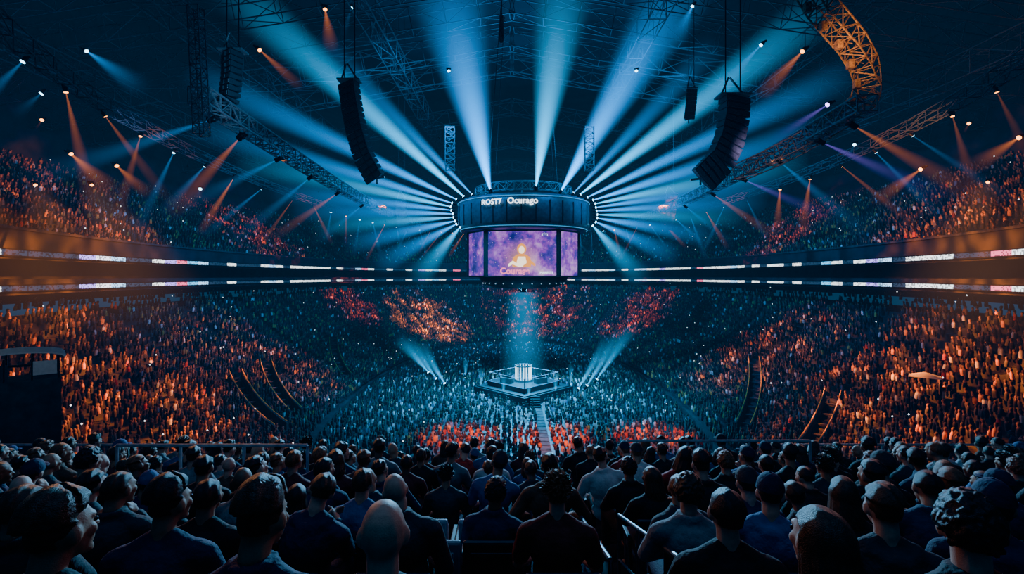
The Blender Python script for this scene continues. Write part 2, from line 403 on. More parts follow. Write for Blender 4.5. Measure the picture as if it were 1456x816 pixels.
        if hair == 'short': h.capsule(p-nrm*.008, .0085, p+nrm*(.004+.006*wv)*(.4 if low else 1)+Vector((.004*wv,-.012,-.004)), .004, H, 6, 2)
        elif hair == 'fade':
            if u.z > .3: h.capsule(p-nrm*.008, .0085, p+nrm*(.012+.008*wv)+Vector((.005*(wv-.5),-.016,.002)), .004, H, 6, 2)
            else: h.ell(p-nrm*.006, (.009,)*3, H, 6, 5)
        elif hair == 'quiff':
            if u.z > .25: h.capsule(p-nrm*.008, .0085, p+nrm*(.008+.024*topf+.006*wv)+Vector((.006*wv,-.028 if u.y < .2 else -.016,.016*topf)), .004, H, 6, 2)
            else: h.ell(p-nrm*.006, (.009,)*3, H, 6, 5)
        elif hair == 'spiky':
            if i % 2 == 0: h.capsule(p-nrm*.008, .0095, p+nrm*rd.uniform(.012,.046)*(.4 if low else 1)+Vector((rd.uniform(-.014,.014),rd.uniform(-.014,.014),.010*topf)), .0035, H, 6, 2)
            else: h.ell(p-nrm*.004, (.009,)*3, H, 6, 5)
        elif hair == 'curly': h.ell(p+nrm*rd.uniform(.0,.020), (rd.uniform(.008,.012),)*3, H, 6, 5)
        elif hair == 'long':
            h.capsule(p-nrm*.008, .009, p+nrm*(.008+.004*wv)+Vector((0,-.008,-.018)), .006, H, 6, 2)
            if u.z < .15 and u.y < .25 and i % 3 == 0:
                q = p+Vector((u.x*.03, -.03+u.y*.02, -rd.uniform(.12,.20))); h.capsule(p, .012, q, .006, H, 6, 2)
        elif hair == 'cap':
            if u.z < .15: h.ell(p-nrm*.006, (.009,)*3, H, 6, 5)
    if any_: out['hair'] = remesh(h, .005, {'short':3,'fade':3,'quiff':3,'spiky':1,'curly':2,'long':3,'cap':4}[hair], 'hair')
    if hair == 'cap':
        c = MB(); prof = [(0,.112)]
        for i in range(1,8): a = math.pi/2*i/7; prof.append((math.sin(a), .0+.112*math.cos(a)))
        vs = []; n = 20
        for i in range(n):
            a = 2*math.pi*i/n
            for r_, z_ in prof: vs.append((C.x+r_*.09*math.cos(a), C.y+r_*.11*math.sin(a), C.z+.02+z_))
        m_ = len(prof); c.add(vs, [(i*m_+k,((i+1)%n)*m_+k,((i+1)%n)*m_+k+1,i*m_+k+1) for i in range(n) for k in range(m_-1)], H)
        for i in range(9):
            a = math.pi*(i+.5)/9; c.ell((C.x+.055*math.cos(a), C.y+.10+.05*math.sin(a), C.z+.028), (.022,.03,.007), H, 8, 5)
        c.ell((0,C.y,C.z+.132), (.009,.009,.006), H, 8, 5)
        out['cap'] = c.mesh('cap', True)
    out['hairtype'] = hair; out['arms'] = arms
    return out
PR = [proto(0,0,0,'short','tee','lap',1), proto(.05,0,.02,'fade','hoodie','wide',2,1.06), proto(-.25,0,.05,'curly','jacket','cross',3),
      proto(.2,0,.30,'short','jacket','knees',4,1.04), proto(0,.0,.03,'bald','tee','wide',5,1.08), proto(.1,0,0,'long','jacket','lap',6,.90),
      proto(-.4,0,.03,'quiff','tee','lap',7), proto(-.45,.0,.08,'short','jacket','chin',8), proto(.4,0,.05,'long','jacket','cross',9),
      proto(.08,0,.0,'spiky','tee','lap',10), proto(.0,0,.05,'cap','hoodie','lap',11,1.05), proto(-.15,-.05,.1,'quiff','jacket','cross',12),
      proto(-.1,0,.0,'fade','tee','phone',13), proto(.35,-.12,.18,'short','hoodie','knees',14,1,.14), proto(-.3,0,.04,'fade','jacket','wide',15,1.1,-.15),
      proto(.25,.05,.02,'cap','tee','chin',16,1,.12), proto(-.5,0,.06,'long','tee','cross',17,.88,.14), proto(.5,0,.12,'bald','jacket','lap',18,1.1,-.1)]
HAIRTXT = {'short':'short hair','fade':'cropped hair','curly':'curly hair','bald':'a bald head','long':'long hair','quiff':'swept-up hair','spiky':'spiky hair','cap':'a cap'}
SKIN = [M_('skin_light',(.50,.29,.22),.55,0,30,.12,.15,200), M_('skin_tan',(.36,.20,.13),.55,0,30,.12,.15,200), M_('skin_brown',(.20,.11,.07),.5,0,30,.12,.15,200)]
HAIRM = [M_('hair_black',(.02,.018,.018),.4,0,60,.5,.35,260), M_('hair_brown',(.07,.042,.026),.4,0,60,.5,.35,260), M_('hair_auburn',(.19,.08,.037),.4,0,60,.5,.35,260)]
TOPN = {'black':(.02,.02,.024),'navy':(.02,.033,.078),'charcoal':(.05,.052,.06),'grey':(.18,.185,.2),'maroon':(.14,.032,.03),'brown':(.13,.07,.043),'blue':(.038,.10,.25),'white':(.42,.44,.46),'red':(.35,.045,.03)}
TOPM = {k: M_('cloth_'+k, v, .8, 0, 5, .3, .7, 22) for k, v in TOPN.items()}
TROU = [M_('denim',(.03,.045,.09),.85,0,10,.3,.3,90), M_('black_cotton',(.015,.015,.017),.85,0,10,.3,.3,90)]
SHOE = M_('shoe_dark',(.03,.03,.032),.6,0,14); EYE = M_('eye_dark',(.05,.04,.04),.15,0,20)
def person(pi, loc, rz, skin, hairc, top, label, group, near=False):
    p = PR[pi]; r = empty('person', loc, (0,0,rz)); tag(r, label, 'person', group)
    mobj('body', p['body'], r, SKIN[skin]); mobj(p['toptype'], p['top'], r, TOPM[top])
    if 'hair' in p: mobj('hair', p['hair'], r, HAIRM[hairc])
    if 'cap' in p: mobj('cap', p['cap'], r, TOPM[random.choice(['charcoal','navy','blue'])])
    mobj('trousers', p['trousers'], r, TROU[random.randrange(2)])
    if near:
        for e in p['eyes']: mobj('eye', e, r, EYE)
        for e in p['shoes']: mobj('shoe', e, r, SHOE)
    return r
# ---- occupancy of the terrace: x positions
EXPL = {0:[(50,6,'black',1,1),(335,11,'navy',1,1),(540,4,'charcoal',0,0),(1175,8,'charcoal',0,1),(1405,2,'black',0,0)],
        1:[(15,7,'black',1,1),(215,6,'navy',1,0),(1035,0,'black',0,0),(1270,1,'charcoal',0,1),(1430,10,'navy',1,0)],
        2:[(140,7,'charcoal',1,1),(290,0,'black',1,0),(425,13,'navy',0,1),(572,17,'charcoal',0,0),(795,9,'maroon',0,2),(985,2,'grey',0,1),(1103,10,'blue',0,0),(1215,5,'black',0,1),(1345,3,'navy',1,0)]}
PEOPLE = []; EMPTYSEATS = []
for k, lst in EXPL.items():
    for px, pi, top, sk, hc in lst: PEOPLE.append([k, (px-CX)/F*RY[k], pi, top, sk, hc])
for k in range(3,11):
    lim = RY[k]*1.06+.35
    xs = []
    x = .30 if k != 3 else -.06
    while x > -lim: xs.append(x); x -= .565
    x = 1.32
    while x < lim: xs.append(x); x += .565
    last = -1
    for x in xs:
        if (k == 3 and -.75 < x < -.5) or (k == 4 and -.95 < x < -.7) or (random.random() < .10): EMPTYSEATS.append((k, x)); continue
        while True:
            pi = random.choice([0,0,1,1,2,3,4,5,9,9,10,10,11,12,13,14,14,15,15,16,17,7,6,8])
            if pi != last: break
        last = pi
        top = random.choices(list(TOPN), [6,4,4,3,1.5,1,2,.8,.6])[0]
        PEOPLE.append([k, x+random.uniform(-.09,.09), pi, top, random.choice([0,0,1,1,2]), random.choice([0,0,1,1,2])])
ROWN = ['nearest','second','third','fourth','fifth','sixth','seventh','eighth','ninth','tenth','farthest']
byrow = {}
for q in PEOPLE: byrow.setdefault((q[0], q[1] > .8), []).append(q)
for (k, right), lst in byrow.items():
    lst.sort(key=lambda q: abs(q[1]-.8))
    for i, q in enumerate(lst):
        lab = '%s in %s %s, %s %s of the aisle, %s terrace row' % (HAIRTXT[PR[q[2]]['hairtype']], q[3], PR[q[2]]['toptype'].replace('_','-'), ordn(i+1), 'right' if right else 'left', ROWN[k])
        turn = random.uniform(-.2,.2)+(q[1]*.02 if k > 2 else (-.16*q[1] if right else -.06*q[1]))
        r = person(q[2], (q[1], RY[k]+.05+random.uniform(-.07,.07), FZL[k]), turn, q[4], q[5], q[3], 'person with '+lab, 'seated spectators on the near terrace', k <= 2)
        if k > 2: s_ = random.uniform(.88,1.07); r.scale = (s_,s_,s_)
NP = len(PEOPLE)
# ---- seats
def seat_meshes():
    pan = MB(); pan.box((0,.02,.43), (.46,.42,.07), None, .025)
    fold = MB(); fold.box((0,-.10,.62), (.46,.07,.38), Matrix.Translation((0,-.06,0)), .025)
    bk = MB(); Mx = Matrix.Translation((0,-.235,.68)) @ Matrix.Rotation(.12,4,'X'); bk.box((0,0,0), (.47,.05,.42), Mx, .022); bk.box((0,-.03,-.02), (.36,.02,.30), Mx, .008)
    ar = MB(); ar.box((0,.0,.62), (.045,.32,.035), None, .012); ar.box((0,-.10,.34), (.035,.06,.56), None, .01); ar.box((0,-.08,.02), (.06,.2,.035), None, .01)
    return pan.mesh('seat_pan'), fold.mesh('seat_pan'), bk.mesh('backrest'), ar.mesh('armrest')
SP, SF, SB, SA = seat_meshes()
def seat(loc, mat, label, folded):
    r = empty('arena_seat', loc); tag(r, label, 'seat', 'folding seats on the near terrace')
    mobj('seat_pan', SF if folded else SP, r, mat); mobj('backrest', SB, r, mat)
    for s in (-1,1): a = mobj('armrest', SA, r, BLK); a.location.x = s*.26
for (k, right), lst in byrow.items():
    if k not in (1,2,3,4): continue
    for i, q in enumerate(lst):
        seat((q[1], RY[k]-.02, FZL[k]), SEATD, 'dark folding seat under the %s person %s of the aisle, %s terrace row' % (ordn(i+1), 'right' if right else 'left', ROWN[k]), False)
for j, (k, x) in enumerate(EMPTYSEATS):
    n_ = 1+sum(1 for q in byrow[(k, x > .8)] if abs(q[1]-.8) < abs(x-.8))
    seat((x, RY[k]-.02, FZL[k]), SEATG if k < 5 else SEATD, 'empty folded %s seat, %s seat %s of the aisle, %s terrace row' % ('grey' if k < 5 else 'dark', ordn(n_), 'right' if x > .8 else 'left', ROWN[k]), True)
# ---- railings
def railing(p0, p1, h, label, mat=RAILM, npost=6, mid=True, rr=.026):
    p0 = Vector(p0); p1 = Vector(p1); r = empty('railing', p0); tag(r, label, 'railing'); d = p1-p0
    m = MB(); m.tube((0,0,h), d+Vector((0,0,h)), rr, None, 10); m.build('top_rail', mat, r)
    if mid: m = MB(); m.tube((0,0,h*.5), d+Vector((0,0,h*.5)), rr*.7, None, 8); m.build('middle_rail', mat, r)
    for i in range(npost+1):
        m = MB(); q = d*(i/npost); m.tube(q, q+Vector((0,0,h)), rr*.85, None, 8); m.tube(q, q+Vector((0,0,.02)), .05, None, 8); m.build('post', mat, r)
railing((-13.6,10.55,FZL[10]), (-6.9,10.55,FZL[10]), .95, 'tube railing along the terrace edge at the far left', npost=5)
railing((5.1,10.55,FZL[10]), (13.6,10.55,FZL[10]), .95, 'tube railing along the terrace edge at the far right', npost=6)
railing((-5.6,6.98,FZL[6]), (-2.9,6.98,FZL[6]), 1.22, 'short tube railing crossing the left terrace rows', npost=3)
railing((2.0,8.58,FZL[8]), (5.2,8.58,FZL[8]), 1.22, 'tube railing crossing the right terrace rows', npost=3)
railing((1.0,2.5,-2.36), (1.0,4.6,-3.05), .82, 'sloping dark handrail beside the centre aisle next to the grey jacket', RAILD, 3, True, .018)
railing((.66,3.3,-2.7), (.66,4.7,-3.1), .80, 'sloping dark handrail on the left side of the centre aisle', RAILD, 2, True, .018)
# ------------------------------------------------------------------ distant crowd
def project(p): return CX+F*p[0]/p[1], HZ-F*p[2]/p[1]
pts = []   # x,y,zfloor,facing
def along(row_s, zf, t0, t1, gapn, spacing):
    ths = np.radians(np.linspace(t0, t1, 700)); ps = [ring(t, row_s+.32) for t in ths]
    cum = [0]
    for a, b in zip(ps[:-1], ps[1:]): cum.append(cum[-1]+(b-a).length)
    L_ = cum[-1]; n = int(L_/spacing); us = (np.arange(n)+.5)*spacing+rng.uniform(-.1,.1,n)
    tt = np.interp(us, cum, ths)
    for t in tt:
        if rng.random() < .07: continue
        g = (math.degrees(t)+400) % gapn
        p = ring(t, row_s+.32+rng.uniform(-.12,.12))
        if g*math.pi/180*45 < .9: continue
        if p.y < 5 or (p.y < 13.0 and abs(p.x) < 15): continue
        px, py = project((p.x,p.y,zf+1.2))
        if -60 < px < 1516 and py < 672: pts.append((p.x,p.y,zf+rng.uniform(-.10,.08),math.atan2(CY-p.y,1.4-p.x)))
for s_, z_ in LROWS: along(s_, z_, -72, 252, 9.0, .43)
for s_, z_ in UROWS: along(s_, z_, -57, 237, 8.0, .50)
for yy in np.arange(30,101,.78):
    for xx in np.arange(-18,18,.48):
        x = xx+rng.uniform(-.15,.15); y = yy+rng.uniform(-.15,.15)
        if (abs(x)/17.6)**2.15+(abs(y-CY)/43.4)**2.15 > 1: continue
        if abs(x-1.4)+abs(y-60) < 8.0: continue
        if abs(x-2.8) < .55 and y < 54: continue
        if rng.random() < .07: continue
        px, py = project((x,y,FZ+1.2))
        if py < 672 and -60 < px < 1516: pts.append((x,y,FZ+rng.uniform(-.10,.08),math.atan2(60-y,1.4-x)))
VOM = [(-1,41,.75),(-1,45.5,1.1),(-1,62,1.5),(1,31,1.0),(1,41.5,1.9)]
def vth(i, q):
    side, y0, k = VOM[i]; yq = y0+k*(q-3)+.05*(q-3)**2
    v = (yq-CY)/(B0+q); sn = math.copysign(abs(v)**(1/EX), v); a = math.asin(sn)
    return a if side > 0 else math.pi-a
def vpt(i, q): return ring(vth(i,q), q)
VS = [2.6+.4*i for i in range(18)]
VPTS = [vpt(i,q) for i in range(len(VOM)) for q in VS]
def in_vom(p): return any((q.x-p[0])**2+(q.y-p[1])**2 < .8**2 for q in VPTS)
pts = [p for i, p in enumerate(pts) if not (p[2] > FZ+.3 and p[2] < -5 and in_vom(p))]
pts.sort(key=lambda p: p[0]**2+p[1]**2+(p[2]*1.0)**2)
nind = max(0, 298-NP)
IND = pts[:nind]; pts = np.array(pts[nind:])
for x, y, zf, a in IND:
    left = x < 0
    person(random.choice([0,1,2,4,9,10,5]), (x,y,zf), a-math.pi/2, random.randrange(3), random.randrange(3), random.choice(list(TOPN)),
           'person seated low in the %s stand just beyond the near terrace' % ('left' if left else 'right'), 'spectators in the near %s stand' % ('left' if left else 'right'))
# template figure
prof = [(.16,.13,.55),(.18,.135,.76),(.185,.115,.95),(.075,.065,1.06),(.08,.09,1.14),(.088,.1,1.23),(.058,.07,1.31)]
NS = 6; tv = []
for rx, ry, zz in prof:
    for i in range(NS): a = 2*math.pi*(i+.5)/NS; tv.append((ry*math.sin(a), rx*math.cos(a), zz))  # local x = facing
tv.append((0,0,1.335)); tv = np.array(tv); nv = len(tv)
tq = [(j*NS+i, j*NS+(i+1)%NS, (j+1)*NS+(i+1)%NS, (j+1)*NS+i) for j in range(len(prof)-1) for i in range(NS)]
tt_ = [(6*NS+i, 6*NS+(i+1)%NS, 7*NS) for i in range(NS)]
N = len(pts); pts[:,3] += rng.uniform(-.4,.4,N); ca, sa = np.cos(pts[:,3]), np.sin(pts[:,3]); sc = rng.uniform(.76,.95,N)
lean = rng.uniform(-.12,.22,N)
V = np.empty((N,nv,3)); lx = tv[None,:,0]+lean[:,None]*(tv[None,:,2]-.55); ly = tv[None,:,1]+rng.uniform(-.1,.1,(N,1))*(tv[None,:,2]-.55)
V[:,:,0] = pts[:,0,None]+sc[:,None]*(ca[:,None]*lx-sa[:,None]*ly)
V[:,:,1] = pts[:,1,None]+sc[:,None]*(sa[:,None]*lx+ca[:,None]*ly); V[:,:,2] = pts[:,2,None]+sc[:,None]*tv[None,:,2]
pal = np.array([(.010,.010,.013),(.012,.017,.04),(.022,.022,.026),(.06,.06,.068),(.6,.6,.62),(.62,.26,.05),(.5,.06,.02),(.16,.2,.3)])  # orange and red entries put the amber light into shirt colours
isfl = pts[:,2] < FZ+.2
band = isfl & (pts[:,1] > 39.5) & (pts[:,1] < 44.6) & (np.abs(pts[:,0]-4) < 13)  # strip where red light is put into the shirt colours
top = pal[rng.choice(len(pal), N, p=[.40,.16,.18,.08,.05,.10,.02,.01])]
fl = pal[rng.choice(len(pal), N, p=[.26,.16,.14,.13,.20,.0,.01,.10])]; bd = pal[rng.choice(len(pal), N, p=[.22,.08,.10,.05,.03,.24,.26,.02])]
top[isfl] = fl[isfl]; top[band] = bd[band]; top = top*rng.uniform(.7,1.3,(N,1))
skin = np.array([(.32,.16,.08),(.18,.09,.05),(.10,.05,.03)])[rng.integers(0,3,N)]; hair = np.array([(.012,.010,.010),(.04,.025,.017)])[rng.integers(0,2,N)]
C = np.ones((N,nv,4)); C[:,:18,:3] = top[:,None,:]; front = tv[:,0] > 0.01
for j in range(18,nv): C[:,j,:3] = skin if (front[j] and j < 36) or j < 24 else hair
quads = (np.array(tq)[None]+ (np.arange(N)*nv)[:,None,None]).reshape(-1,4); tris = (np.array(tt_)[None]+(np.arange(N)*nv)[:,None,None]).reshape(-1,3)
# phone lights held up in the crowd
ph = rng.choice(N, 280, replace=False); o8 = np.array([(1,0,0),(-1,0,0),(0,1,0),(0,-1,0),(0,0,1),(0,0,-1)])*.06
t8 = [(0,2,4),(2,1,4),(1,3,4),(3,0,4),(2,0,5),(1,2,5),(3,1,5),(0,3,5)]
PV = (np.column_stack([pts[ph,0]+ca[ph]*.3, pts[ph,1]+sa[ph]*.3, pts[ph,2]+1.25])[:,None,:]+o8[None]).reshape(-1,3)
pt = (np.array(t8)[None]+(N*nv+np.arange(len(ph))*6)[:,None,None]).reshape(-1,3)
allv = np.concatenate([V.reshape(-1,3), PV]); tris = np.concatenate([tris, pt])
me = bpy.data.meshes.new('crowd'); me.vertices.add(len(allv)); me.vertices.foreach_set('co', allv.ravel())
loops = np.concatenate([quads.ravel(), tris.ravel()]).astype(np.int32); me.loops.add(len(loops)); me.loops.foreach_set('vertex_index', loops)
np_ = len(quads)+len(tris); me.polygons.add(np_)
ls = np.concatenate([np.arange(len(quads))*4, len(quads)*4+np.arange(len(tris))*3]).astype(np.int32); me.polygons.foreach_set('loop_start', ls)
mi = np.zeros(np_, np.int32); mi[-len(pt):] = 1
me.update(calc_edges=True); me.validate()
me.materials.append(CROWDM); me.materials.append(E_PHONE); me.polygons.foreach_set('material_index', mi)
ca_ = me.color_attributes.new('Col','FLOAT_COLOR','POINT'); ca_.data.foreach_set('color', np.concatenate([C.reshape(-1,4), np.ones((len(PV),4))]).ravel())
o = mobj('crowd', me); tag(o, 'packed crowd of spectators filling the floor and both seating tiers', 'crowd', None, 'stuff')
print('CROWD', N, 'tier', NP, 'ind', len(IND))
# floor aisle
mb = MB(); mb.box((2.8,42,FZ+.02), (.9,23,.04))
for i in range(22): mb.box((2.8,31+i*1.05,FZ+.055), (.8,.12,.03))
struct('trim_4', mb, AISLEM)
# ------------------------------------------------------------------ stairwell walls in the stands
def rowzs(s_): i = min(LN-1.1, max(0, s_/LT)); k = int(i); return LROWS[k][1]*(1-(i-k))+LROWS[k+1][1]*(i-k)
for idx, (sd, yq, kk) in enumerate(VOM):
    base = vpt(idx, 6.0); root = empty('stair_enclosure', base)
    tag(root, 'walled slanting stair passage with yellow rail, %s from the front in the %s stand' % (ordn(1+sum(1 for a, b, c in VOM if a == sd and b < yq)), 'left' if sd < 0 else 'right'), 'stair')
    cl = [vpt(idx,q)-base+Vector((0,0,rowzs(q))) for q in VS]
    nrs = []
    for i in range(len(cl)):
        d = cl[min(i+1,len(cl)-1)]-cl[max(i-1,0)]; d.z = 0; d.normalize(); nrs.append(Vector((-d.y,d.x,0)))
    for s in (-1,1):
        m = MB(); vs = []
        for c, nr in zip(cl, nrs):
            for off, zz in ((-.07,-.5),(-.07,.75),(.07,.75),(.07,-.5)): vs.append(c+nr*(s*.55+off)+Vector((0,0,zz)))
        m.add(vs, [(i*4+k,(i+1)*4+k,(i+1)*4+(k+1)%4,i*4+(k+1)%4) for i in range(len(VS)-1) for k in range(4)]+[(0,1,2,3),tuple(len(vs)-4+k for k in (3,2,1,0))])
        m.build('side_wall', CONC, root)
        m = MB(); m.path([c+nr*s*.55+Vector((0,0,.88)) for c, nr in zip(cl,nrs)], .035, 8); m.build('handrail', YEL, root)
    for i in range(0,len(cl),2):
        m = MB(); nr = nrs[i]; m.box((0,0,0), (.34,.95,.1), Matrix.Translation(cl[i]+Vector((0,0,.05))) @ Matrix.Rotation(math.atan2(nr.y,nr.x)-math.pi/2,4,'Z')); m.build('step', CONC, root)
# ------------------------------------------------------------------ booth, canopies
r = empty('commentary_booth', P(26,538,16), (0,0,.76)); r.scale = (.60,)*3; tag(r, 'small white-roofed booth at the left edge above the crowd', 'booth')
m = MB(); m.box((0,0,-4.5), (3.4,2.4,9.0), None, .04); m.build('platform', CONC, r)
m = MB(); nn_ = 8     # shallow barrel roof
vs = []
for y in (-1.35,1.35):
    for i in range(nn_+1): a = math.pi*i/nn_; vs.append((-1.9*math.cos(a), y, 1.18+.36*math.sin(a)))
    for i in range(nn_+1): a = math.pi*i/nn_; vs.append((-1.84*math.cos(a), y, 1.12+.35*math.sin(a)))
k = nn_+1
m.add(vs, [(i,i+1,2*k+i+1,2*k+i) for i in range(nn_)]+[(k+i,3*k+i,3*k+i+1,k+i+1) for i in range(nn_)]+[(i,k+i,k+i+1,i+1) for i in range(nn_)]+[(2*k+i,2*k+i+1,3*k+i+1,3*k+i) for i in range(nn_)]); m.build('roof', WHITEP, r)
for x in (-1.6,-.5,.55,1.6):
    for y in (-1.15,1.15): m = MB(); m.box((x,y,.6), (.08,.08,1.2), None, .01); m.build('post', BLK, r)
m = MB(); m.box((1.05,-1.17,.62), (.95,.04,.75), None, .01); m.build('white_panel', WHITEP, r)
m = MB(); m.box((-.95,-1.17,.45), (1.2,.04,.9), None, .01); m.build('dark_panel', SEATD, r)
m = MB(); m.box((0,1.0,.55), (3.2,.5,.06), None, .015); m.build('counter', CONC, r)
q = P(1315,532,31); r = empty('canopy', q-Vector((0,0,.95)), (0,0,-.7)); tag(r, 'small pale camera tent among the crowd on the right', 'tent')
m = MB(); m.add([(-.8,-.6,.8),(.8,-.6,.8),(.8,.6,.8),(-.8,.6,.8),(0,0,1.1)], [(0,1,4),(1,2,4),(2,3,4),(3,0,4),(3,2,1,0)]); m.build('roof', WHITEP, r)
for s in (-1,1): m = MB(); m.box((s*.76,0,.35), (.03,1.15,.95), None, .008); m.build('side_panel', WHITEP, r)
for x in (-1,1):
    for y2 in (-.55,.55): m = MB(); m.tube((x*.76,y2,-2.2), (x*.76,y2,.8), .035, None, 8); m.build('post', BLK, r)
# ------------------------------------------------------------------ hanging scoreboard
SX = 1.4
J = empty('scoreboard', (SX,60,0), (0,0,R(-3))); tag(J, 'huge hanging scoreboard with purple screens above the central stage', 'scoreboard')
m = MB(); m.lathe([(6.3,5.15),(7.5,5.3),(7.95,6.0),(8.0,7.4),(7.9,8.5),(7.6,8.95),(6.6,9.0),(6.2,8.2)], 64, close=True); m.build('drum', M_('drum_blue_black',(.04,.09,.13),.4,.3,3), J, True)
m = MB()
for zz, rr in ((5.45,7.66),(8.6,7.93)): m.lathe([(rr,zz),(rr+.06,zz),(rr+.06,zz+.07),(rr,zz+.07)], 64, close=True)
m.build('drum_edge_light', EM('edge_cyan',(.08,.5,.9),1.4), J)
m = MB(); m.box((8.0,0,7.0), (.08,.12,2.4), None, .01); RIBM = m.mesh('drum_rib')
for i in range(32):
    o = mobj('drum_rib', RIBM, J, BLK); o.rotation_euler.z = 2*math.pi*i/32
HW, SXW = 4.05, 6.5
poly = [(-HW,-5.3),(HW,-5.3),(SXW,-1.9),(SXW,1.9),(HW,5.3),(-HW,5.3),(-SXW,1.9),(-SXW,-1.9)]
m = MB(); m.prism([(x*.985,y*.985) for x, y in poly], -.1, 5.3); m.build('core', BLK, J)
def scr(a, b, name, z0=.1, z1=5.05, inset=.14):
    a = Vector((a[0],a[1],0)); b = Vector((b[0],b[1],0)); d = (b-a).normalized(); nn = Vector((d.y,-d.x,0))
    pa, pb = a+d*inset, b-d*inset
    m = MB(); m.add([pa+Vector((0,0,z0))+nn*.05, pb+Vector((0,0,z0))+nn*.05, pb+Vector((0,0,z1))+nn*.05, pa+Vector((0,0,z1))+nn*.05], [(0,1,2,3)])
    s = m.build(name, SCR, J)
    m = MB()
    for p, q in ((a,b),):
        for z_ in (z0-.08, z1+.08): m.tube(p+nn*.06+Vector((0,0,z_)), q+nn*.06+Vector((0,0,z_)), .12, None, 4)
    for p in (pa,pb): m.tube(p+nn*.06+Vector((0,0,z0)), p+nn*.06+Vector((0,0,z1)), .18, None, 4)
    m.build('screen_frame', BLK, J)
    return s
scr_f = scr(poly[0], poly[1], 'front_screen'); scr(poly[1], poly[2], 'side_screen'); scr(poly[7], poly[0], 'side_screen'); scr(poly[2], poly[3], 'side_screen'); scr(poly[6], poly[7], 'side_screen'); scr(poly[4], poly[5], 'back_screen')
def text(name, body, size, mat, parent, loc, rot, ext=.01, bold=0, sp=1.0):
    cu = bpy.data.curves.new('t','FONT'); cu.body = body; cu.size = size; cu.align_x = 'CENTER'; cu.extrude = ext; cu.offset = bold; cu.space_character = sp
    ob = bpy.data.objects.new('t', cu); COL.objects.link(ob)
    me = bpy.data.meshes.new_from_object(ob.evaluated_get(bpy.context.evaluated_depsgraph_get())); bpy.data.objects.remove(ob)
    me.materials.clear(); o = mobj(name, me, parent, mat); o.location = loc; o.rotation_euler = rot; return o
for body, lx, sz, bd in (('ROST7',-3.2,.78,.015),('Ocurago',.15,.86,.025)):
    a = math.asin(lx/8.15); text('lettering', body, sz, E_TXT, J, (8.2*math.sin(a), -8.2*math.cos(a), 7.72), (math.pi/2,0,a), .02, bd, 1.06)
# picture on the front screen: flat glowing figure and lettering
E_FIG = EM('picture_orange',(1,.36,.06),3); E_FIGW = EM('picture_white',(1,.82,.6),4.5); E_PINK = EM('picture_pink',(1,.2,.35),4)
Y0 = -5.37
def flat(name, poly2, mat, dy=0): 
    m = MB(); m.add([(x,Y0-dy,z_) for x, z_ in poly2], [tuple(range(len(poly2)))]); return m.build(name, mat, scr_f)
def oval2(cx, cz, rx, rz, n=20): return [(cx+rx*math.cos(2*math.pi*i/n), cz+rz*math.sin(2*math.pi*i/n)) for i in range(n)]
flat('picture_hair', oval2(-.05,3.05,.52,.62), E_FIG)
flat('picture_face', oval2(-.05,2.95,.32,.42), E_FIGW, .01)
flat('picture_torso', [(-1.05,1.05),(-1.15,1.5),(-1.0,2.1),(-.6,2.42),(-.2,2.5),(.15,2.5),(.5,2.4),(.9,2.1),(1.05,1.5),(.95,1.05)], E_FIG, .002)
flat('picture_chest', [(-.45,1.05),(-.6,1.6),(-.45,2.2),(.35,2.2),(.5,1.6),(.35,1.05)], E_FIGW, .012)
flat('picture_arm', [(-1.5,1.1),(-1.55,1.35),(-1.05,1.75),(-.6,1.5),(-.15,1.2),(-.2,1.0),(-.7,1.2),(-1.05,1.35)], E_FIGW, .014)
flat('picture_arm', [(1.45,1.1),(1.5,1.35),(1.0,1.75),(.5,1.5),(.1,1.2),(.15,1.0),(.65,1.2),(1.0,1.35)], E_FIG, .014)
text('lettering', 'ETTI', .36, E_TXT, scr_f, (2.5,Y0,4.5), (math.pi/2,0,0))
text('lettering', 'Courage', .95, E_PINK, scr_f, (-.8,Y0-.02,.3), (math.pi/2,0,.0), .01, .03); text('lettering', 'MARESTS', .36, E_TXT, scr_f, (2.7,Y0,.3), (math.pi/2,0,0))
m = MB(); m.lathe([(5.4,-.05),(5.2,-.5),(4.6,-1.0),(3.6,-1.35),(2.0,-1.45),(.01,-1.45)], 48); m.build('underside', BLK, J, True)
E_UL = EM('underside_glow',(.5,.7,.9),1.2)
m = MB(); m.ell((4.95,0,-.82), (.08,.08,.08), None, 8, 6); UL = m.mesh('underside_lamp')
for i in range(28):
    o = mobj('underside_lamp', UL, J, E_UL); o.rotation_euler.z = 2*math.pi*i/28
def trussmesh(m, pts, w, h, r=.035, upv=Vector((0,0,1))):
    prev = None
    for i, p in enumerate(pts):
        p = Vector(p); d = (Vector(pts[min(i+1,len(pts)-1)])-Vector(pts[max(i-1,0)])).normalized()
        sd = d.cross(upv); sd = sd.normalized() if sd.length > .01 else Vector((1,0,0)); u2 = sd.cross(d).normalized()
        c = [p+sd*a*w/2+u2*b*h/2 for a, b in ((-1,-1),(1,-1),(1,1),(-1,1))]
        for k in range(4): m.tube(c[k], c[(k+1)%4], r*.7, None, 4, False)
        if prev:
            for k in range(4):
                m.tube(prev[k], c[k], r, None, 4, False)
                k2 = (k+1)%4
                if i % 2: m.tube(prev[k], c[k2], r*.7, None, 4, False)
                else: m.tube(prev[k2], c[k], r*.7, None, 4, False)
        prev = c
m = MB(); trussmesh(m, [(5.6*math.cos(2*math.pi*i/40), 5.6*math.sin(2*math.pi*i/40), 10.1) for i in range(41)], .6, .9, .05)
for i in range(8): a = 2*math.pi*i/8; m.tube((6.4*math.cos(a),6.4*math.sin(a),8.9), (5.6*math.cos(a),5.6*math.sin(a),9.7), .07)
m.build('crown_truss', STEEL, J)
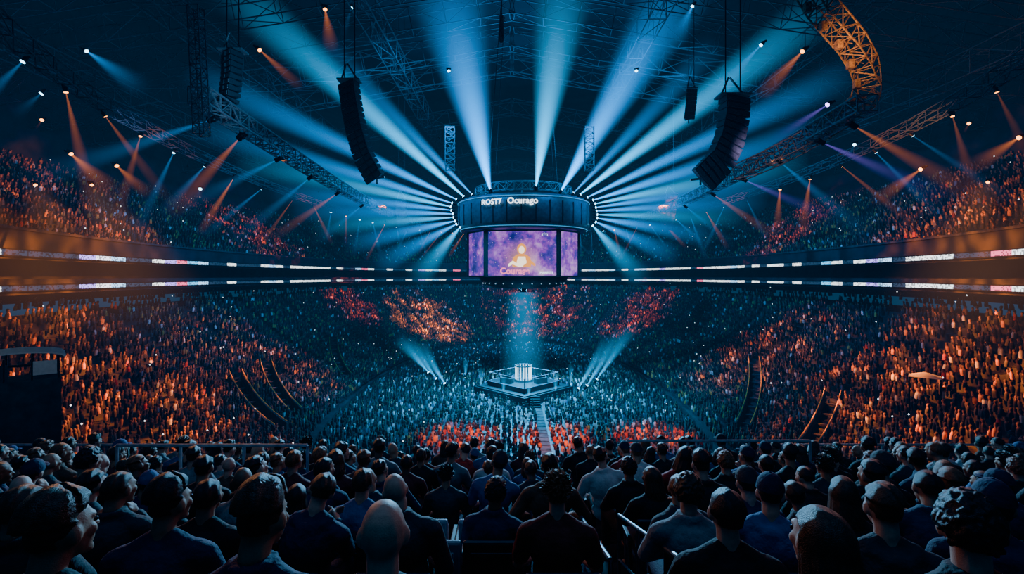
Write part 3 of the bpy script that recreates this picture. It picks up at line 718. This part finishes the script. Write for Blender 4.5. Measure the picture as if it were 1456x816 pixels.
for i in range(4):
    a = math.pi/4+math.pi/2*i; m = MB(); m.tube((5.6*math.cos(a),5.6*math.sin(a),10.5), (3.5*math.cos(a),3.5*math.sin(a),33), .05, None, 6); m.build('suspension_cable', BLK, J)
# ------------------------------------------------------------------ central stage
S = empty('stage', (SX,60,FZ)); S.scale = (.84,.84,.8); tag(S, 'dark diamond-shaped central stage with white glowing frame and pod', 'stage')
def dia(h): return [(h,0),(0,h),(-h,0),(0,-h)]
DECKM = M_('deck',(.012,.014,.018),.6,0,4)
m = MB(); m.prism(dia(7.2), 0, 1.15); m.prism(dia(6.8), 1.15, 1.3); m.build('base', DECKM, S)
m = MB(); m.prism(dia(5.2), 1.3, 2.0); m.build('upper_deck', DECKM, S)
m = MB()
d4 = dia(5.0)
for i in range(4): a, b = d4[i], d4[(i+1)%4]; m.tube((a[0],a[1],3.3), (b[0],b[1],3.3), .03, None, 6)
m.build('light_frame', EM('frame_glow',(.35,.7,1),.8), S)
m = MB()
d4 = dia(5.3)
for i in range(4): a, b = d4[i], d4[(i+1)%4]; m.tube((a[0],a[1],2.02), (b[0],b[1],2.02), .02, None, 6)
m.build('edge_strip', EM('edge_strip_blue',(.2,.6,1),.4), S)
for x, y in dia(5.0): m = MB(); m.tube((x,y,2.0), (x,y,3.35), .07, None, 8); m.build('corner_post', ROOFST, S)
m = MB(); m.lathe([(1.3,2.0),(1.3,2.3),(1.1,2.3),(1.1,2.05)], 24, close=True); m.lathe([(1.1,4.2),(1.25,4.2),(1.25,4.4),(1.1,4.4)], 24, close=True); m.build('pod_ring', ROOFST, S)
for i in range(16): m = MB(); a = 2*math.pi*i/16; m.tube((1.15*math.cos(a),1.15*math.sin(a),2.1), (1.15*math.cos(a),1.15*math.sin(a),4.3), .075, None, 6); m.build('pod_light_bar', E_WHT, S)
for sx in (-1,1):
    m = MB(); m.box((0,0,0), (1.9,.8,.8), Matrix.Translation((sx*2.4,-1.4,2.4)) @ Matrix.Rotation(sx*.6,4,'Z'), .06); m.build('player_desk', CONC, S)
    m = MB(); m.box((0,0,0), (1.6,.08,.5), Matrix.Translation((sx*2.4,-1.55,3.0)) @ Matrix.Rotation(sx*.6,4,'Z'), .02); m.build('desk_monitor', BLK, S)
for i in range(5): m = MB(); m.box((1.4,-6.1-i*.4,1.1-i*.24), (1.3,.42,.14)); m.build('step', BLK, S)
# ------------------------------------------------------------------ trusses
def truss(name, pts, w, h, r, label, cat='truss', mat=STEEL, group=None):
    c = Vector(pts[0]); m = MB(); trussmesh(m, [Vector(p)-c for p in pts], w, h, r)
    o = m.build(name, mat); o.location = c; tag(o, label, cat, group); return o
def oval(a, b, z_, t0, t1, n, drop=0): return [Vector((1.0+a*math.copysign(abs(math.cos(R(t0+(t1-t0)*i/n)))**.85, math.cos(R(t0+(t1-t0)*i/n))), 60+b*math.copysign(abs(math.sin(R(t0+(t1-t0)*i/n)))**.85, math.sin(R(t0+(t1-t0)*i/n))), z_)) for i in range(n+1)]
TL = [Vector((-14.0-1.8*math.sin(math.pi*(i/56)**.8), 77-55*i/56, 8.1)) for i in range(57)]
TR = [Vector((16.6+1.8*math.sin(math.pi*(i/56)**.8), 77-54*i/56, 8.1)) for i in range(57)]
truss('lighting_truss', TL, .9, .75, .05, 'curved lattice lighting truss hanging left of the scoreboard')
truss('lighting_truss', TR, .9, .75, .05, 'curved lattice lighting truss hanging right of the scoreboard')
OL = oval(29,55,10.5,95,225,50); OR = oval(29,55,10.5,85,-45,50)
truss('outer_lighting_truss', OL, .7, .7, .04, 'outer lighting truss curving along the left upper stand', mat=ROOFST)
truss('outer_lighting_truss', OR, .7, .7, .04, 'outer lighting truss curving along the right upper stand', mat=ROOFST)
for i, y in enumerate((34,40,46,53,60,76,96,118)):
    for s in (-1,1):
        n = 16; pts_ = [(s*(54-54*j/n), y+4*j/n, 16.5+11*(j/n)) for j in range(n+1)]
        truss('roof_truss', pts_, 1.6, 2.2, .06, 'sloping dark roof truss on the %s side, %s from the front' % ('left' if s < 0 else 'right', ordn(i+1)), mat=ROOFST)
for s in (-1,1):
    for xx, nm in ((27,'outer'),(38,'outermost'),(13,'inner')):
        truss('roof_truss', [(s*xx, 24+4*j, 21.0 if xx == 27 else (17.5 if xx == 38 else 24)) for j in range(26)], 1.6, 2.0, .06, '%s long dark roof truss running front to back on the %s' % (nm, 'left' if s < 0 else 'right'), mat=ROOFST)
for px, nm in ((640,'left'),(838,'right')):
    truss('ladder_truss', [P(px,242,50)+Vector((0,0,.55*j)) for j in range(9)], .9, .5, .05, 'short vertical ladder truss hanging above the scoreboard, %s one' % nm)
truss('hoist_truss', [P(287,192,21)+Vector((-.02*j,0,.42*j)) for j in range(14)], .45, .45, .03, 'upright end truss at the near left end of the curved lighting truss')
rigp = [P(1150,-20,24),P(1168,10,24.3),P(1190,36,24.6),P(1212,62,25),P(1228,90,25.5),P(1236,118,26),P(1228,143,26.6),P(1205,163,27.2),P(1172,184,28),P(1135,206,29),P(1095,226,30.5),P(1050,246,32.5)]
c = rigp[0]; m = MB(); rp2 = []
for a, b in zip(rigp[:-1], rigp[1:]): rp2 += [a, a.lerp(b,.5)]
rp2.append(rigp[-1])
trussmesh(m, [p-c for p in rp2], 1.0, .9, .042)
for p in rigp[1:7]: m.box(p-c+Vector((-.75,-.1,-.1)), (.3,.3,.45), None, .03); m.tube(p-c+Vector((-.75,-.1,.1)), p-c, .03, None, 5)
o = m.build('lighting_rig', M_('amber_lit_steel',(.3,.19,.1),.5,.4,8,.6)); o.location = c; tag(o, 'amber-lit curved lattice truss hanging down at upper right', 'lighting rig')  # amber light is put into this steel colour
m = MB(); q = P(713,50,30); m.tube(q, q+Vector((0,0,8)), .04, None, 6); m.build('x', BLK).name = 'suspension_rod'; o = bpy.data.objects['suspension_rod']; tag(o, 'thin dark rod hanging from the ceiling above the scoreboard', 'rod')
m = MB(); m.tube(q+Vector((0,0,-.2)), q+Vector((0,0,1.2)), .16, .12, 10); m.tube(q+Vector((0,0,-.5)), q+Vector((0,0,-.2)), .08, .2, 10); mm = m.build('microphone_head', STEEL); mm.parent = o
# ------------------------------------------------------------------ line arrays
def cabmesh(w, h, d):
    m = MB(); x, y, z_ = w/2, d/2, h/2
    vs = [(-x,-y,-z_),(x,-y,-z_),(x*.72,y,-z_*.7),(-x*.72,y,-z_*.7),(-x,-y,z_),(x,-y,z_),(x*.72,y,z_*.7),(-x*.72,y,z_*.7)]
    m.add(vs, [(0,3,2,1),(4,5,6,7),(0,1,5,4),(1,2,6,5),(2,3,7,6),(3,0,4,7)])
    g = MB(); g.box((0,-y-.02,0), (w*.92,.05,h*.74), None, .015)
    g.box((0,-y-.06,0), (w*.16,.05,h*.7), None, .01)
    return m.mesh('speaker_cabinet'), g.mesh('grille')
def linearray(path, y, wpx, n, label, rz):
    top_ = P(path[0][0], path[0][1], y); pp = [P(a,b,y)-top_ for a, b in path]
    cum = [0]
    for a, b in zip(pp[:-1], pp[1:]): cum.append(cum[-1]+(b-a).length)
    L_ = cum[-1]; w = wpx/F*y; h = L_/n; cm, gm = cabmesh(w, h*.92, w*.55)
    r = empty('line_array_speaker', top_); tag(r, label, 'loudspeaker')
    def at(u):
        u = min(max(u,0),L_)
        for i in range(len(cum)-1):
            if u <= cum[i+1] or i == len(cum)-2: return pp[i].lerp(pp[i+1], (u-cum[i])/(cum[i+1]-cum[i]))
    f = Vector((math.sin(rz), math.cos(rz), 0))       # away from the listener
    for i in range(n):
        c = at((i+.5)*h); zz = -((at((i+1.2)*h)-at((i-.2)*h)).normalized())
        tilt = .015*i
        yy = (f-f.dot(zz)*zz).normalized(); yy = (yy+zz*tilt).normalized(); xx = yy.cross(zz).normalized(); z2 = xx.cross(yy)
        M3 = Matrix((xx,yy,z2)).transposed()
        o = mobj('speaker_cabinet', cm, r, SPK); o.location = c; o.rotation_euler = M3.to_euler()
        g = mobj('grille', gm, o, GRILL)
    m = MB(); m.box((0,0,.12), (w*1.05,w*.6,.1), None, .02); m.tube((-w*.4,0,.15), (-w*.15,0,1.1), .05); m.tube((w*.4,0,.15), (-w*.1,0,1.1), .05); m.build('fly_frame', STEEL, r)
    for s in (-1,1):
        m = MB(); m.tube((s*w*.25,0,.2), (s*w*.25,0,33-top_.z-.05), .03, None, 6); m.build('chain', BLK, r)
    m = MB(); e = at(L_); m.tube(e+Vector((-w*.35,0,-.03)), e+Vector((w*.35,0,.1)), .06); m.tube(e, e+Vector((0,0,-.3)), .05); m.build('pull_back_bar', STEEL, r)
linearray([(497,118),(502,152),(509,188),(519,222),(536,254)], 28, 30, 16, 'large black curved line array speaker hanging left of the scoreboard', .5)
linearray([(1042,140),(1041,168),(1035,198),(1022,228),(996,255)], 26, 42, 14, 'large black curved line array speaker hanging right of the scoreboard', -.35)
linearray([(331,76),(331,106),(327,138),(318,170)], 26, 34, 12, 'black line array speaker beside the left curved truss', .7)
linearray([(571,284),(572,302),(576,328)], 62, 16, 8, 'small distant line array speaker left of the scoreboard drum', .2)
linearray([(953,277),(951,300),(945,326)], 62, 18, 8, 'small distant line array speaker right of the scoreboard drum', -.2)
linearray([(983,128),(982,146),(979,170)], 40, 15, 8, 'slim dark line array speaker just left of the large right array', .1)
# ------------------------------------------------------------------ stage lights with their beams
m = MB(); m.lathe([(.001,-.42),(.16,-.40),(.2,-.25),(.17,-.1),(.2,.05),(.22,.14),(.2,.16)], 16); HEAD = m.mesh('lamp_head', True)
m = MB(); m.box((-.27,0,-.2), (.05,.12,.5), None, .01); m.box((.27,0,-.2), (.05,.12,.5), None, .01); m.box((0,0,-.47), (.6,.2,.09), None, .02); YOKE = m.mesh('yoke')
m = MB(); m.lathe([(.001,.165),(.1,.162),(.19,.15)], 16); LENS = m.mesh('lens', True)
def cone(r0):
    vs = []; n = 20
    for zz in (0,1):
        for i in range(n): a = 2*math.pi*i/n; rr = r0 if zz == 0 else 1.0; vs.append((rr*math.cos(a), rr*math.sin(a), zz))
    m = MB(); m.add(vs, [(i,(i+1)%n,n+(i+1)%n,n+i) for i in range(n)]+[tuple(range(n-1,-1,-1)), tuple(range(n,2*n))]); return m.mesh('light_beam')
CONES = {'cone':(cone(.03),BEAM), 'column':(cone(.6),BEAMC), 'soft':(cone(.12),BEAMS)}
BLUE = (.005,.33,1.0); CYAN = (.01,.47,1.0); ORG = (1.0,.22,.015); PUR = (.3,.15,1.0)
def stage_light(src, end, rend, col, k, scale, label, group, lens=None, shape='cone'):
    src = Vector(src); end = Vector(end); d = end-src; r = empty('stage_light', src); r.rotation_euler = d.to_track_quat('Z','Y').to_euler(); r.scale = (scale,)*3
    tag(r, label, 'stage light', group)
    mobj('lamp_head', HEAD, r, BLK); mobj('yoke', YOKE, r, BLK)
    mobj('lens', LENS, r, lens or E_BLUE)
    cm, bm_ = CONES[shape]
    b = mobj('light_beam', cm, r, bm_); b.location = (0,0,.18); b.scale = (rend/scale, rend/scale, d.length/scale); b.color = (*col, k)
    return r
def rim(px, py):
    x = (px-CX)/F*54; dx = max(-7.3, min(7.3, x-SX)); y = 60-math.sqrt(max(0,7.4**2-dx*dx)); return P(px, py, y)
MAIN = [ # source px,py, end px,py, depth, end radius px, k
 (655,322,590,400,52,26,.24),(650,318,535,378,52,24,.26),(648,314,490,348,50,24,.28),(646,309,445,322,50,22,.28),(645,304,415,298,48,24,.30),(643,299,385,270,48,24,.32),(642,294,335,228,46,28,.32),
 (644,289,270,178,44,30,.30),(650,284,265,100,44,34,.30),(660,280,315,-30,44,46,.30),(672,277,450,55,48,28,.2),(697,270,630,-40,47,70,.26),
 (762,266,805,-40,47,54,.27),(798,271,980,-40,46,64,.26),(815,275,1020,60,48,28,.18),(824,277,1185,0,44,46,.30),(834,281,1215,100,44,34,.30),
 (842,285,1175,182,45,32,.32),(845,290,1150,228,46,28,.32),(846,295,1115,256,47,24,.30),(847,300,1090,285,48,24,.30),(848,305,1060,310,50,22,.28),(848,310,1015,336,50,24,.28),(846,315,965,366,52,24,.26),(842,320,915,400,52,26,.24)]
for i, (sx, sy, ex, ey, dep, rp, k) in enumerate(MAIN):
    e = P(ex, ey, dep)
    stage_light(rim(sx,sy), e, rp*1.08/F*dep, BLUE if i % 3 else CYAN, k*3.0, .8, 'stage light on the scoreboard rim, %s blue beam counting clockwise from lower left' % ordn(i+1), 'blue stage lights around the scoreboard')
stage_light((SX,58.6,-1.6), (SX,58.4,-15.5), 3.9, CYAN, .36, 1.6, 'stage light under the scoreboard throwing a wide pale column onto the stage', None, shape='column')
for i, (sx, sy, ex, ey) in enumerate(((610,530,566,480),(621,539,580,482),(633,546,597,488),(822,553,866,480),(834,549,884,470),(848,540,902,462))):
    stage_light(P(sx,sy,58), P(ex,ey,56), 1.2, CYAN, 1.1, .8, 'floor stage light %s of the stage with slanting beam, %s from the left' % ('left' if i < 3 else 'right', ordn(i%3+1)), 'slanting stage lights')
for i, (sx, sy) in enumerate(((662,538),(684,553),(716,564),(752,570),(790,562),(812,548))):
    q = P(sx,sy,(14.0)*F/(sy-HZ)); stage_light(q, q+Vector((0,0,2.6)), .65, CYAN, 2.2, .7, 'small floor light at the stage edge with upright beam, %s from the left' % ordn(i+1), 'stage edge lights')
SM = []
for i in range(6,50,2): SM.append((OL[i]+Vector((0,0,-.7)), i))
for i in range(6,50,2): SM.append((OR[i]+Vector((0,0,-.7)), i))
SM.sort(key=lambda a: project(a[0])[0] if a[0].y > 1 else -1)
for j, (q, i) in enumerate(SM):
    px, py = project(q)
    if not (-40 < px < 1500): continue
    org = random.random() < .42; s = -1 if px < CX else 1
    e = q+Vector((s*random.uniform(-3,6), random.uniform(-4,4), -random.uniform(4.5,7.5)))
    near_ = q.y < 45
    stage_light(q, e, random.uniform(.55,.95), ORG if org else BLUE, random.uniform(.22,.45)*(.6 if near_ else 1.2), .55 if near_ else .8, 'small %s stage light under the outer truss, %s from the left' % ('orange' if org else 'blue', ordn(j+1)), 'small stage lights on the outer truss', E_ORG if org else E_BLUE)
for j, (T, i, ex, org) in enumerate([(TL,55,(-9,0,-3),0),(TL,52,(-6,3,-4),1),(TL,47,(-7,1,-3),0),(TL,41,(-6,0,-5),0),(TL,34,(-7,2,-4),1),(TL,26,(-5,0,-4),0),(TR,55,(7,0,-4),1),(TR,52,(8,1,-3),2),(TR,47,(6,0,-5),0),(TR,41,(7,0,-3),2),(TR,34,(6,0,-4),1),(TR,26,(5,0,-4),0)]):
    q = T[i]+Vector((0,0,-.8)); col = (BLUE,ORG,PUR)[org]
    stage_light(q, q+Vector(ex), 1.0, col, .18, .7, '%s stage light clamped under the %s curved truss, %s from the front' % (('blue','orange','purple')[org], 'left' if T is TL else 'right', ordn(j%6+1)), 'stage lights on the curved trusses', (E_BLUE,E_ORG,E_PUR)[org])
MISC = [((122,72),36,(205,128),E_BLUE,BLUE,26,.10,'blue spotlight high at upper left'),((462,12),34,(472,75),E_ORG,ORG,20,.12,'orange spotlight at the top left of centre'),
        ((368,70),32,(432,128),E_ORG,ORG,16,.12,'orange spotlight beside the left line array'),((1142,72),30,(1078,140),E_ORG,ORG,22,.12,'orange spotlight right of the large line array'),
        ((1083,63),36,(1010,140),E_BLUE,BLUE,18,.12,'blue spotlight above the large right line array'),((985,8),40,(960,60),E_BLUE,BLUE,22,.12,'blue spotlight at the top right of centre'),
        ((1178,148),30,(1090,205),E_PUR,PUR,16,.12,'purple spotlight by the right curved truss'),((60,132),34,(20,165),E_BLUE,BLUE,14,.06,'small blue spotlight at far left'),((905,100),44,(900,125),E_BLUE,BLUE,8,.05,'small blue spotlight above right of the scoreboard'),
        ((638,100),44,(640,125),E_BLUE,BLUE,8,.05,'small blue spotlight in the widest left beam'),((100,218),34,(165,275),E_ORG,ORG,24,.10,'orange spotlight over the far left stand'),((165,235),36,(215,280),E_ORG,ORG,18,.10,'orange spotlight over the left upper stand'),
        ((1310,240),34,(1240,290),E_ORG,ORG,20,.10,'orange spotlight over the right upper stand'),((1450,195),30,(1380,240),E_ORG,ORG,22,.10,'orange spotlight at the far right edge'),((500,10),46,(485,60),E_BLUE,BLUE,10,.04,'dim blue spotlight at top left of centre'),
        ((60,170),40,(50,185),E_ORG,ORG,5,.05,'tiny amber lamp below the far left roof truss'),((285,268),44,(280,282),E_BLUE,BLUE,5,.05,'tiny blue lamp over the left upper tier'),((1215,205),40,(1208,222),E_BLUE,BLUE,5,.05,'tiny blue lamp over the right upper tier'),((1378,175),40,(1370,190),E_ORG,ORG,5,.05,'tiny amber lamp below the far right roof truss')]
for (sp, y, ep, le, col, rp, k, lab) in MISC:
    stage_light(P(*sp,y), P(*ep,y-1.5), rp/F*y, col, k*2.4, .7, lab, None, le)
for i, (px, ex) in enumerate(((-25,30),(50,130),(130,235))):  # added lamps, their glowing shafts imitate amber haze on the left
    stage_light(P(px,262,30), P(ex,470,25), 4.6, (1,.36,.06), .062, .5, 'added amber floodlight, soft shaft in place of haze over the left stand, %s from the left' % ordn(i+1), 'left added amber floodlights', E_ORG, 'soft')
for i, (px, ex) in enumerate(((1480,1420),(1405,1320))):  # added lamps, glowing shafts imitating the amber haze on the right
    stage_light(P(px,258,30), P(ex,480,25), 4.6, (1,.40,.10), .056, .5, 'added amber floodlight, soft shaft in place of haze over the right stand, %s from the right' % ordn(i+1), 'right added amber floodlights', E_ORG, 'soft')
# ------------------------------------------------------------------ lamps and added fills
LG = 2.2
def spot(loc, tgt, col, pw, ang, blend=.6, size=.4, gobo=0):
    l = bpy.data.lights.new('spot','SPOT'); l.color = col; l.energy = pw*LG; l.spot_size = R(ang); l.spot_blend = blend; l.shadow_soft_size = size
    o = bpy.data.objects.new('spot', l); COL.objects.link(o); o.location = loc; d = Vector(tgt)-Vector(loc); o.rotation_euler = d.to_track_quat('-Z','Y').to_euler()
    if gobo:   # breakup pattern in the lamp
        l.use_nodes = True; N = l.node_tree.nodes; L = l.node_tree.links; em = N['Emission']
        tc = N.new('ShaderNodeTexCoord'); no = N.new('ShaderNodeTexNoise'); no.inputs['Scale'].default_value = gobo; no.inputs['Detail'].default_value = 3
        L.new(tc.outputs['Normal'], no.inputs['Vector']); cr = N.new('ShaderNodeMapRange'); cr.inputs['From Min'].default_value = .47; cr.inputs['From Max'].default_value = .66; cr.inputs['To Min'].default_value = .05; cr.inputs['To Max'].default_value = 2.2
        L.new(no.outputs['Fac'], cr.inputs['Value']); L.new(cr.outputs[0], em.inputs['Strength'])
TEAL = (.04,.48,.95); AMB = (1,.215,.007); RED = (1,.10,.006)
spot((SX,60,-1.8), (SX,54,-14), TEAL, 105000, 140, 1, 1)
spot((SX,60,-1.8), (SX,60,-14), (.4,.75,1), 700, 30, .8, .3)
spot((-6,34,17), (-6,57,-14), (.10,.5,.95), 120000, 56, 1, 1, 22)   # pale teal on the backs of the floor crowd
spot((9,34,17), (9,57,-14), (.10,.5,.95), 110000, 54, 1, 1, 22)
spot((SX,50,10), (0,4,-3), (.2,.6,1), 110000, 40, .8, 1.5)        # front rim light for the terrace
spot((-14,36,7.2), (-26,31,-7), AMB, 95000, 84, 1, .4, 13)
spot((-14,52,7.2), (-26,52,-8), AMB, 55000, 60, 1, .4, 13)
spot((16,36,7.2), (28,32,-7), AMB, 85000, 84, 1, .4, 13)
spot((16,52,7.2), (27,54,-8), AMB, 60000, 60, 1, .4, 13)
spot((0,84,9), (-16,101,-8), (1,.29,.02), 400000, 38, 1, .4, 16)
spot((4,84,9), (6,112,-6), RED, 130000, 50, 1, .4, 18)
spot((6,84,9), (25,96,-8), RED, 130000, 40, 1, .4, 18)
spot((-10,84,9), (-30,90,-5), RED, 110000, 34, 1, .4, 18)
spot((-14,32,7), (-44,44,6), AMB, 48000, 46, 1, .4, 16)
spot((-14,58,9), (-40,76,6), RED, 75000, 36, 1, .4, 18)
spot((16,58,9), (42,74,6), RED, 75000, 36, 1, .4, 18)
spot((16,32,7), (46,44,6), AMB, 45000, 46, 1, .4, 16)
for x in (-4.5,3.5,12): spot((x,32,6), (x,42,-14), (1,.13,.012), 75000, 21, .9, .4)
spot((-16,24,7), (-4,5,-3), (1,.4,.15), 4500, 50, .9)
spot((17,24,7), (4,5,-3), (.9,.35,.3), 2500, 50, .9)
spot((15,22,10), (19,26.5,13), (1,.40,.08), 2200, 70, .9)
spot((12,24,6), (14,29.5,7.5), (.6,.45,.9), 900, 70, .9)
spot((24,30,6), (46,50,20), (1,.4,.15), 5000, 90, .9)
spot((-24,30,6), (-44,50,20), (.3,.45,1), 5000, 90, .9)
spot((0,18,-1), (-8,28,7.5), (.25,.5,1), 1600, 36, .9)  # unseen blue spots added here and below to bring out the speaker arrays
spot((3,18,-1), (11,26,7.5), (.25,.5,1), 1600, 36, .9)
spot((-8,18,4), (-14.8,26,10.2), (.25,.55,1), 5000, 30, .9)  # added blue spot to lift the far left array
spot((-9,9,2), (-16,16,-3.2), (.8,.85,1), 260, 24, .9)  # unseen spot added to brighten the booth
spot((SX,60,12), (SX,58,33), (.05,.35,1), 32000, 160, 1, 1)  # added upward wash that tints the ceiling blue in place of haze
for s in (-1,1): spot((SX+s*9,46,22), (SX+s*22,66,0), (.03,.36,1), 60000, 130, 1, 1)  # unseen blue fills added to lift the side stands
spot((SX,76,20), (SX,112,-4), (.03,.36,1), 120000, 110, 1, 1)  # unseen blue fill added so the far end is not black
l = bpy.data.lights.new('overhead_fill','AREA'); l.shape = 'RECTANGLE'; l.size = 16; l.size_y = 8; l.energy = 500; l.color = (.28,.52,.95)  # unseen area fill added above the near crowd
o = bpy.data.objects.new('overhead_fill', l); COL.objects.link(o); o.location = (0,3,9)
